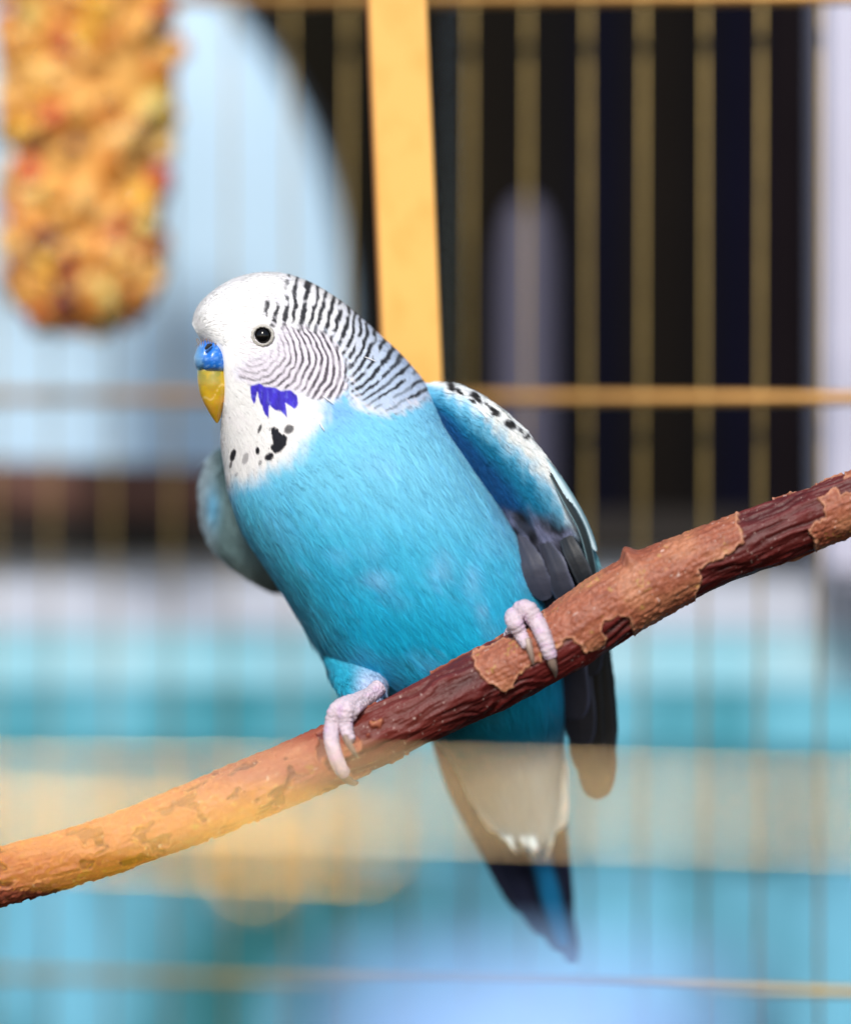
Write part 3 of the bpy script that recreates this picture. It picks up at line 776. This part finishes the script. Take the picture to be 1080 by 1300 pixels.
# --- beak, cere, eye
def beak():
    m = bpy.data.materials.new('horn'); n, l, b = nodes_of(m)
    b.inputs['Roughness'].default_value = .28; b.inputs['Coat Weight'].default_value = .3
    b.inputs['Subsurface Weight'].default_value = .25; b.inputs['Subsurface Scale'].default_value = .0008
    a = n.new('ShaderNodeAttribute'); a.attribute_name = 'Col'; l.new(a.outputs['Color'], b.inputs['Base Color'])
    tc = n.new('ShaderNodeTexCoord'); nz = n.new('ShaderNodeTexNoise'); nz.inputs['Scale'].default_value = 700
    bp = n.new('ShaderNodeBump'); bp.inputs['Strength'].default_value = .2; bp.inputs['Distance'].default_value = .0003
    l.new(tc.outputs['Object'], nz.inputs[0]); l.new(nz.outputs['Fac'], bp.inputs['Height']); l.new(bp.outputs[0], b.inputs['Normal'])
    bk = Loft([(252, 462, 291, 464, 34, 22), (250.5, 474, 292, 478, 33, 23), (251.5, 488, 291, 491, 31, 22), (254, 500, 288, 502, 30, 18),
               (259, 512, 285, 513, 30, 14), (265, 523, 282, 523, 32, 9), (270, 531, 280, 531, 35, 5), (274.5, 537, 277, 537, 37, 1.5)])
    def c(P):
        t = smooth(468, 520, P[:, 1])[:, None]; n1 = vnoise(P[:, 0] / 6, P[:, 1] / 6, 61)[:, None]
        col = srgb(150, 142, 40) * (1 - t) + srgb(222, 168, 58) * t
        e = smooth(.45, .75, n1) * .6; col = col * (1 - e) + srgb(214, 176, 30) * e
        # flaking pale growth line
        ln = np.abs(P[:, 1] - (512 - (P[:, 0] - 256) * .75 + 5 * np.sin(P[:, 0] / 3.5)))[:, None]
        e = smooth(2.2, .6, ln) * .55; col = col * (1 - e) + srgb(240, 212, 130) * e
        e = smooth(472, 467, P[:, 1])[:, None] * .7; return col * (1 - e) + srgb(206, 196, 150) * e
    o = bk.mesh('beak', 70, 48, m, None, c); adopt(BIRD, o)
    ce = Loft([(263, 431, 274, 432, 36, 6), (254, 436, 282, 436, 33, 19), (248.5, 446, 288, 445, 30, 26), (246.5, 456, 291, 456, 29, 28), (248, 465, 292, 466, 30, 26), (252, 470, 289, 471, 32, 21), (258, 472, 283, 473, 34, 12)],
              extra=lambda P: P + np.stack([np.zeros(len(P)), np.zeros(len(P)), 3.2 * np.exp(-((P[:, 0] - 263 + (P[:, 1] - 450) * .25) / 3.2) ** 2) * (P[:, 2] < 34)], 1))
    def c2(P):
        n1 = vnoise(P[:, 0] / 5, P[:, 1] / 5, 62)[:, None]
        col = srgb(38, 112, 205) * (.8 + .4 * n1)
        e = smooth(262, 250, P[:, 0] + (P[:, 1] - 450) * -.1)[:, None] * .75; col = col * (1 - e) + srgb(120, 175, 215) * e
        e = smooth(.62, .8, vnoise(P[:, 0] / 2.2, P[:, 1] / 2.2, 63))[:, None] * .4; return col * (1 - e) + srgb(150, 195, 235) * e
    m2 = mat_attr('cere_skin', rough=.3, spec=.5, bump=.35, bscale=1600, coat=.35)
    cere = ce.mesh('cere', 60, 56, m2, None, c2); adopt(BIRD, cere)
    mk = mat_plain('nostril_dark', (.012, .012, .014), .8)
    for pts in ([(261, 443, 1), (265, 439, 2), (269, 437.5, 5)],):
        V, F = tube(pts, [1.6, 2.6, 1.2], 20, 12)
        o = new_mesh('nostril', to_world(V), F, mk); adopt(BIRD, o)
        o.parent = cere; o.matrix_parent_inverse = Matrix.Identity(4); o.location = (0, 0, 0)
        o.matrix_parent_inverse = Matrix.Identity(4)
    # thin bristles over the cere
    mb = mat_plain('bristle', srgb(150, 120, 90), .6)
    for i in range(14):
        x = 249 + i * 2.8 + random.uniform(-1, 1)
        V, F = tube([(x, 430, 22 + abs(x - 268) * .4), (x + random.uniform(-2, 3), 435, 10 + abs(x - 268) * .6), (x + random.uniform(-3, 5), 440, 4 + abs(x - 268) * .9)], [.5, .35, .12], 8, 5)
        o = new_mesh('bristle', to_world(V), F, mb); adopt(BIRD, o)
beak()

def eye():
    ex, ey = 333.5, 426; d = front_depth(ex, ey)
    m = mat_plain('eyeball_black', (.004, .0035, .004), .06, spec=.35)
    th = np.linspace(0, 2 * math.pi, 32, endpoint=False); ph = np.linspace(0, math.pi, 20)
    V = np.array([(ex + 11 * math.sin(p) * math.cos(t), ey + 11 * math.sin(p) * math.sin(t), d + 3 - 10.5 * math.cos(p)) for p in ph for t in th])
    adopt(BIRD, new_mesh('eye', to_world(V), grid_faces(20, 32), m))
    ml = mat_attr('eyelid_skin', rough=.55, bump=.6, bscale=3000, vor=True)
    V = []; n = 64; nn = 14; cols = []
    for i in range(n):
        a = 2 * math.pi * i / n
        for j in range(nn):
            b = 2 * math.pi * j / nn
            r = 12.7 + 2.2 * math.cos(b) + .25 * math.sin(a * 13)
            V.append((ex + r * math.cos(a) * 1.03, ey + r * math.sin(a), d - 2.0 - 2.6 * math.sin(b) + 1.4 * math.cos(b)))
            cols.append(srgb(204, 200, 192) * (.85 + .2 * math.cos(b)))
    i = np.arange(n)[:, None]; j = np.arange(nn)[None]; 
    F = np.stack([i * nn + j, i * nn + (j + 1) % nn, ((i + 1) % n) * nn + (j + 1) % nn, ((i + 1) % n) * nn + j], -1).reshape(-1, 4)
    adopt(BIRD, new_mesh('eyelid', to_world(np.array(V)), F, ml, color=np.array(cols)))
eye()

# stray white pin feathers on the neck
QUILL = mat_plain('pin_feather_white', (.8, .8, .82), .5)
for (x0, y0, x1, y1) in ((410, 503, 424, 513), (463, 453, 478, 459), (406, 537, 412, 547)):
    z0, z1 = front_depth(x0, y0), front_depth(x1, y1)
    V, F = tube([(x0, y0, z0 - 1.5), ((x0 + x1) / 2, (y0 + y1) / 2, (z0 + z1) / 2 - 3), (x1, y1, z1 - 3.5)], [.5, .9, .3], 14, 8)
    adopt(BIRD, new_mesh('pin_feather', to_world(V), F, QUILL))

# --- single feathers (vaned)
def feather(name, pts, width, colfn, parent=None, nrm=(0, 0, -1), ns=40, nt=13, tip=.25, base=.35, camber=.12, seed=0, edge=.05, thick=0.5):
    pts = np.array(pts, float); t = np.linspace(0, len(pts) - 1, ns); C = catmull(pts, t); s = np.linspace(0, 1, ns)
    T = np.gradient(C, axis=0); T /= np.linalg.norm(T, axis=1, keepdims=True)
    N = np.array(nrm, float); N = N[None] - (T @ N)[:, None] * T; N /= np.linalg.norm(N, axis=1, keepdims=True)
    B = np.cross(T, N)
    wp = (base + (1 - base) * smooth(0, .35, s)) * np.sqrt(np.clip(1 - ((s - (1 - tip)) / tip).clip(0) ** 2, 0, 1)) * width / 2
    wp = np.maximum(wp, .3)
    v = np.linspace(-1, 1, nt)
    rng = np.random.default_rng(seed + 100)
    notch = 1 + edge * (rng.random((ns, 1)) - .5) * np.array([abs(x) > .95 for x in v])[None]
    X = v[None] * wp[:, None] * notch
    # barbs sweep towards the tip at the vane edges
    sw = np.abs(v)[None] ** 1.2 * wp[:, None] * .35 * (1 - smooth(.8, 1, s))[:, None]
    V = C[:, None] + B[:, None] * X[..., None] + T[:, None] * sw[..., None] - N[:, None] * (camber * wp[:, None] * np.abs(v)[None] ** 2)[..., None]
    V = V + N[:, None] * (rng.normal(0, .12, (ns, nt)) + .9 * np.exp(-(v[None] / .07) ** 2) * (1 - s[:, None] * .7))[..., None]
    S, Vv = np.meshgrid(s, v, indexing='ij')
    bars = 1 + .10 * (vnoise((S * 60 - np.abs(Vv) * 4).ravel(), (Vv * 1.5).ravel(), 71) - .5)
    col = colfn(S.ravel(), Vv.ravel(), V.reshape(-1, 3)) * bars[:, None]
    V = V.reshape(-1, 3); nrmw = np.repeat(N, nt, 0)
    F = grid_faces(ns, nt, False)
    # underside so that the vane has thickness
    V2 = V - nrmw * thick; off = len(V)
    rim = [i * nt for i in range(ns)] + [(ns - 1) * nt + j for j in range(1, nt)] + [i * nt + nt - 1 for i in range(ns - 2, -1, -1)] + [j for j in range(nt - 2, 0, -1)]
    rim = np.array(rim); r2 = np.roll(rim, -1)
    F = np.concatenate([F, F[:, ::-1] + off, np.stack([rim, r2, r2 + off, rim + off], 1)])
    o = new_mesh(name, to_world(np.vstack([V, V2])), F, VANE, None, True, np.clip(np.vstack([col, col]), 0, .9))
    adopt(BIRD, o)
    if parent is not None:
        o.parent = parent; o.matrix_parent_inverse = Matrix.Identity(4)
        o.matrix_parent_inverse = Matrix.Identity(4)
    return o

def two_tone(dark, edge, w=.75, tipw=0.0):
    dark, edge = srgb(*dark), srgb(*edge)
    def f(s, v, P):
        m = smooth(w, 1.0, np.abs(v) + .05 * (vnoise(s * 40, v * 3, 72) - .5))
        if tipw: m = np.maximum(m, smooth(1 - tipw, 1, s))
        m = m[:, None]
        return (dark * (1 - m) + edge * m) * (.85 + .3 * vnoise(s * 9, v * 2, 73)[:, None])
    return f

# --- wing towards the right
WING_R = Loft([(530, 500, 536, 486, 96, 5, 0), (549, 520, 580, 489, 74, 16, -6), (562, 550, 617, 506, 66, 20, -12), (580, 584, 652, 533, 72, 22, -18), (604, 621, 684, 569, 78, 22, -22),
               (632, 660, 709, 606, 84, 21, -24), (656, 698, 731, 645, 90, 19, -24), (676, 734, 746, 680, 96, 16, -20), (690, 768, 754, 712, 102, 11, -14), (704, 800, 752, 752, 106, 5, -6)])
WSPOT = [(573, 489, 7, 3.5), (585, 497, 8, 3), (605, 505, 9, 4.5), (600, 511, 6, 3), (628, 521, 8, 3.2), (629, 525, 5, 5), (618, 512, 5, 2), (647, 540, 9, 5.5), (668, 555, 4, 6), (660, 547, 5, 3)]
def wing_color(P, jit=None):
    px, py = P[:, 0].copy(), P[:, 1].copy()
    if jit is not None: px += jit[:, 0]; py += jit[:, 1]
    px += 5 * (vnoise(px / 9, py / 9, 81) - .5); py += 5 * (vnoise(px / 9, py / 9, 82) - .5)
    # s along the ridge, q: 0 at the outer ridge .. 1 at the inner edge
    ox = np.interp(py - (px - 640) * 0, [480, 506, 533, 569, 606, 645, 680, 712, 752], [560, 617, 652, 684, 709, 731, 746, 754, 752])
    q = (ox - px) / 80
    n1 = vnoise(px / 5, py / 14, 83)
    white = srgb(232, 238, 246); cy = srgb(110, 190, 226); teal = srgb(20, 128, 172); deep = srgb(10, 84, 146); grey = srgb(70, 72, 88)
    t1 = smooth(.20, .62, q + .18 * (n1 - .5) + smooth(560, 640, py) * .22)[:, None]
    t2 = smooth(.55, .95, q + .15 * (n1 - .5) + smooth(540, 640, py) * .35)[:, None]
    t3 = smooth(.8, 1.15, q + smooth(540, 640, py) * .15)[:, None]  # shade of the recess beside the breast, painted as darker blue
    col = white * (1 - t1) + cy * t1; col = col * (1 - t2) + teal * t2; col = col * (1 - t3) + deep * t3
    # greater coverts: grey with pale edges further down
    g = smooth(650, 676, py - (px - 700) * .30 + 22 * (vnoise(px / 16, py / 16, 84) - .5))[:, None]
    gc = grey * (.75 + .5 * vnoise(px / 9, py / 21, 85)[:, None])
    for (x0, y0, x1, y1, w) in ((655, 618, 690, 688, 6), (690, 640, 722, 690, 5), (650, 690, 728, 678, 6), (640, 650, 668, 700, 5), (722, 676, 744, 712, 5)):
        t = np.clip(((px - x0) * (x1 - x0) + (py - y0) * (y1 - y0)) / ((x1 - x0) ** 2 + (y1 - y0) ** 2), 0, 1)
        e = (np.exp(-(np.hypot(px - x0 - t * (x1 - x0), py - y0 - t * (y1 - y0)) / w) ** 2) * (.35 + .5 * vnoise(px / 7, py / 7, 86)))[:, None]
        gc = gc * (1 - e) + srgb(150, 156, 196) * e
    for (cx, cy_, rx, ry) in ((662, 650, 9, 17), (706, 668, 9, 14), (738, 690, 8, 20), (676, 684, 8, 8), (652, 676, 7, 10)):
        e = smooth(1.3, .6, np.hypot((px - cx - (py - cy_) * .4) / rx, (py - cy_) / ry))[:, None] * .9
        gc = gc * (1 - e) + srgb(16, 18, 24) * e
    edge = smooth(.16, .05, q)[:, None]; gc = gc * (1 - edge) + srgb(120, 190, 205) * edge
    col = col * (1 - g) + gc * g
    for (cx, cy_, rx, ry) in WSPOT:
        a = .75; dx = px - cx; dy = py - cy_; c, s = math.cos(a), math.sin(a)
        qq = np.sqrt(((dx * c + dy * s) / rx) ** 2 + ((-dx * s + dy * c) / ry) ** 2)
        m = smooth(1.2, .8, qq)[:, None]; col = col * (1 - m) + srgb(28, 28, 30) * m
    return np.clip(col, 0, .86)
wing_r = WING_R.mesh('wing', 160, 90, FEATHER, None, wing_color); adopt(BIRD, wing_r)
wp = plumage('wing_coverts', WING_R, 2200, wing_color, lambda P: 20 + 18 * smooth(540, 680, P[:, 1]), nb=24, lift=.05, wid=.8, front=.75, seed=6, hug=90, jitc=1.2, spread=.7, urange=(.02, .95))
wp.parent = wing_r; wp.matrix_parent_inverse = Matrix.Identity(4)

blackish = two_tone((14, 14, 18), (38, 40, 46), .85)
slate = two_tone((52, 52, 66), (100, 104, 132), .85)
slate2 = two_tone((36, 36, 46), (78, 82, 102), .85)
def ff(pts, w, cf, seed, **k):
    o = feather('flight_feather', pts, w, cf, wing_r, seed=seed, **k); return o
# primaries reaching down behind the twig to the tip
ff([(722, 690, 118), (738, 790, 128), (752, 900, 138), (758, 1016, 150)], 52, blackish, 1, nrm=(-.2, 0, -1), tip=.2)
ff([(732, 680, 112), (748, 780, 122), (762, 870, 132), (768, 975, 144)], 40, blackish, 2, nrm=(.3, 0, -1), tip=.25)
ff([(712, 690, 114), (728, 780, 122), (740, 880, 132), (745, 985, 146)], 48, blackish, 3, nrm=(-.3, 0, -1), tip=.2)
ff([(702, 690, 108), (718, 780, 116), (730, 870, 126), (738, 950, 138)], 44, slate2, 4, nrm=(-.3, 0, -1), tip=.25)
ff([(692, 690, 101), (706, 760, 108), (720, 840, 118), (729, 915, 130)], 48, slate, 5, nrm=(-.4, 0, -1), tip=.25)
ff([(716, 672, 92), (730, 730, 98), (740, 800, 108), (746, 860, 118)], 44, slate2, 6, nrm=(0, 0, -1), tip=.25)
ff([(676, 672, 84), (692, 730, 90), (704, 790, 98), (712, 850, 108)], 42, slate, 7, nrm=(-.5, 0, -1), tip=.25)
# greater coverts with pale fringes, roots buried under the small coverts
cov = [((656, 676), (694, 762), 34), ((684, 676), (724, 770), 34), ((708, 660), (748, 752), 24)]
for i, (a, b, w) in enumerate(cov):
    zs = 68 - .20 * (a[0] - 630); rr = random.Random(i + 3)
    dk = [(56, 58, 72), (48, 50, 62), (30, 34, 40)][i % 3]
    ed = [(66, 70, 88), (76, 80, 100), (60, 66, 74)][i % 3]
    feather('covert', [(a[0], a[1], zs + 30), (a[0] * .6 + b[0] * .4, a[1] * .6 + b[1] * .4, zs + 5), (a[0] * .3 + b[0] * .7 + rr.uniform(-3, 4), a[1] * .3 + b[1] * .7, zs + 2), (b[0], b[1], zs + 10)], w,
            two_tone(dk, ed, .7, .12), wing_r, seed=20 + i, nrm=(-.35 + rr.uniform(-.2, .2), -.1, -1), tip=.4, edge=.1)
# narrow pale feathers along the outer rim
rim_c = lambda s, v, P: (srgb(190, 214, 224) * (1 - smooth(-.3, .8, -v)[:, None] * .8) + srgb(40, 92, 104) * smooth(-.3, .8, -v)[:, None] * .8)
feather('covert', [(690, 578, 52), (716, 618, 50), (738, 656, 54), (757, 700, 64)], 11, rim_c, wing_r, seed=31, nrm=(.5, -.2, -1), tip=.3)
feather('covert', [(696, 598, 50), (722, 640, 48), (742, 680, 54), (756, 742, 70)], 12, two_tone((34, 44, 48), (110, 140, 150), .6), wing_r, seed=32, nrm=(.4, -.2, -1), tip=.3)

# --- far wing on the left
WING_L = Loft([(283, 566, 330, 560, 176, 6), (266, 582, 330, 575, 182, 16), (256, 604, 335, 598, 188, 22), (253.5, 632, 345, 625, 192, 25), (256, 662, 360, 650, 196, 25), (268, 692, 375, 672, 200, 22), (296, 722, 392, 700, 206, 17), (328, 742, 405, 722, 212, 11), (356, 750, 412, 738, 216, 5)])
def wingl_color(P, jit=None):
    px, py = P[:, 0], P[:, 1]
    col = np.ones((len(P), 1)) * srgb(96, 122, 126)
    e = smooth(284, 256, px)[:, None] * .6; col = col * (1 - e) + srgb(160, 176, 190) * e
    e = (np.exp(-(((px - 270) / 9) ** 2 + ((py - 645) / 26) ** 2)) * .8)[:, None]; col = col * (1 - e) + srgb(86, 160, 200) * e
    e = smooth(700, 740, py)[:, None] * .5; col = col * (1 - e) + srgb(90, 92, 84) * e
    return col * (.85 + .3 * vnoise(px / 6, py / 12, 91)[:, None])
wing_l = WING_L.mesh('wing', 90, 60, FEATHER, None, wingl_color); adopt(BIRD, wing_l)
wp = plumage('wing_coverts', WING_L, 700, wingl_color, lambda P: 26 + 0 * P[:, 0], nb=20, lift=.05, wid=1.0, front=.7, seed=8, hug=90)
wp.parent = wing_l; wp.matrix_parent_inverse = Matrix.Identity(4)

# --- tail
tail_root = feather('tail', [(640, 900, 172), (666, 1010, 214), (692, 1110, 262), (716, 1205, 306)], 34, two_tone((18, 96, 140), (20, 26, 40), .45), None, seed=40, tip=.3, base=.8)
navy = two_tone((20, 24, 44), (60, 66, 84), .85)
for i, (p0, p1, p2, p3, w) in enumerate([
        ((552, 920, 196), (580, 1000, 222), (622, 1080, 258), (662, 1160, 296), 26), ((566, 920, 200), (600, 1015, 230), (646, 1105, 270), (690, 1190, 306), 28),
        ((600, 920, 204), (636, 1020, 236), (676, 1120, 280), (712, 1212, 318), 32), ((700, 910, 198), (708, 1000, 226), (711, 1080, 262), (714, 1150, 296), 20),
        ((690, 920, 202), (702, 1010, 232), (712, 1100, 270), (720, 1190, 310), 26), ((650, 920, 206), (678, 1030, 242), (704, 1130, 288), (728, 1228, 326), 32)]):
    feather('tail_feather', [p0, p1, p2, p3], w, navy, tail_root, seed=50 + i, tip=.3, base=.8)
# undertail coverts: teal near the vent, pale further down
for i in range(26):
    f = i / 25; row = i % 3
    x = 572 + 128 * ((i * 7) % 26) / 25; y = 895 + row * 34
    L = 100 + 30 * (row == 2)
    pale = (row >= 1)
    cA = (60, 140, 166) if row == 0 else ((180, 212, 222) if row == 1 else (220, 234, 236))
    tx = x + (690 - x) * .42 + 6; 
    feather('undertail_covert', [(x, y - 30, 150 + row * 12 - abs(x - 640) * .25), ((x + tx) / 2, y + L * .3, 146 + row * 16), (tx, y + L * .72, 180 + row * 16)], 40,
            two_tone(cA, tuple(int(c * 1.12) for c in cA), .6), tail_root, seed=80 + i, tip=.4, base=.6, ns=24, nt=9)

# --- legs and feet
THIGH = Loft([(390, 760, 470, 770, 130, 26), (396, 806, 474, 808, 124, 30), (411, 838, 484, 838, 110, 38), (422, 864, 488, 862, 74, 34), (433, 882, 486, 876, 42, 20), (440, 892, 478, 884, 22, 8)])
def thigh_color(P, jit=None):
    px, py = P[:, 0], P[:, 1]
    col = body_color(P, jit) * .9
    m = (smooth(828, 872, py) * smooth(440, 466, px) * .8)[:, None]; col = col * (1 - m) + srgb(206, 212, 240) * m
    m = (smooth(800, 860, py) * smooth(466, 440, px) * .4)[:, None]; col = col * (1 - m) + srgb(10, 140, 172) * m
    return col
th_o = THIGH.mesh('thigh', 80, 60, FEATHER, None, thigh_color); adopt(BIRD, th_o)
wp = plumage('thigh_plumage', THIGH, 900, thigh_color, lambda P: 26 + 0 * P[:, 0], nb=20, lift=.06, wid=.7, off=.6, front=.75, seed=9, hug=70, urange=(.25, .97))
wp.parent = th_o; wp.matrix_parent_inverse = Matrix.Identity(4)

SKIN = mat_attr('foot_skin', rough=.6, spec=.35, bump=.9, bscale=1500, vor=True, sub=.15)
CLAW = mat_plain('claw_horn', srgb(150, 128, 116), .35, noise=.25, nscale=500, coat=.2)
def toe(path, radii, n=70):
    radii = [r * .88 for r in radii]
    pts = [(x, y, (twig_depth(x, y, r * .8 + 3) if dz is None else dz)) for (x, y, dz), r in zip(path, radii)]
    return tube(pts, radii, n, 22, wob=.13, per=6.5, flat=.9)
def foot(name, toes, claws, seed):
    V, F = join([toe(p, r) for p, r in toes])
    P = V
    col = np.ones((len(V), 1)) * srgb(206, 188, 198) * (.82 + .26 * vnoise(V[:, 0] / 4, V[:, 1] / 4, seed)[:, None])
    e = smooth(.55, .85, vnoise(V[:, 0] / 9, V[:, 1] / 9, seed + 1))[:, None] * .5
    col = col * (1 - e) + srgb(206, 170, 204) * e
    V = V + .8 * (np.stack([vnoise(V[:, 0] / 2.5, V[:, 1] / 2.5, seed + i) for i in (3, 4, 5)], 1) - .5)
    o = new_mesh(name, to_world(V), F, SKIN, None, True, np.clip(col, 0, .85)); adopt(BIRD, o)
    for pts, r in claws:
        p = [(x, y, twig_depth(x, y, 5 + dz)) for x, y, dz in pts]
        v, f = tube(p, r, 24, 12)
        c = new_mesh('claw', to_world(v), f, CLAW); adopt(BIRD, c)
        c.parent = o; c.matrix_parent_inverse = Matrix.Identity(4)
    return o
foot('foot', [
    ([(668, 796, 8), (660, 779, -18), (668, 774, -34), (680, 788, None), (689, 806, None), (695, 823, None), (699, 834, None)], [13, 14, 14, 12.5, 11.5, 10.5, 9.5]),
    ([(662, 792, 6), (653, 782, -22), (653, 790, -40), (660, 804, None), (666, 815, None), (669, 821, None)], [12, 13, 12.5, 10, 8.5, 7]),
    ([(664, 790, 6), (652, 796, -8), (645, 806, 0), (641, 816, 12)], [9, 8, 7, 5]),
], [([(698, 832, 4), (701, 843, 3), (704, 852, 1), (705, 860, 0)], [6.5, 5.5, 3.6, 1]),
    ([(669, 812, 6), (672, 823, 6), (675, 835, 4), (677, 844, 2)], [5, 4.4, 3, .8])], 200)
foot('foot', [
    ([(482, 872, 22), (462, 888, 0), (442, 894, -14), (428, 902, -30), (422, 920, None), (421, 940, None), (426, 960, None), (433, 976, None), (438, 982, None)], [12, 12, 13, 12.5, 11.5, 11, 10.5, 10, 9]),
    ([(470, 882, 6), (450, 892, -16), (440, 902, -34), (439, 918, None), (441, 931, None), (446, 940, None)], [11, 12, 12, 10.5, 9, 7.5]),
    ([(478, 878, 14), (462, 890, -6), (450, 902, -30), (447, 914, None)], [9, 9, 8, 5]),
], [([(434, 982, 3), (442, 990, 3), (450, 994, 1), (455, 993, 0)], [6, 5.2, 3.6, 1.2]),
    ([(438, 934, 8), (443, 944, 7), (449, 954, 5), (455, 962, 2)], [4.6, 4, 2.8, .8])], 220)
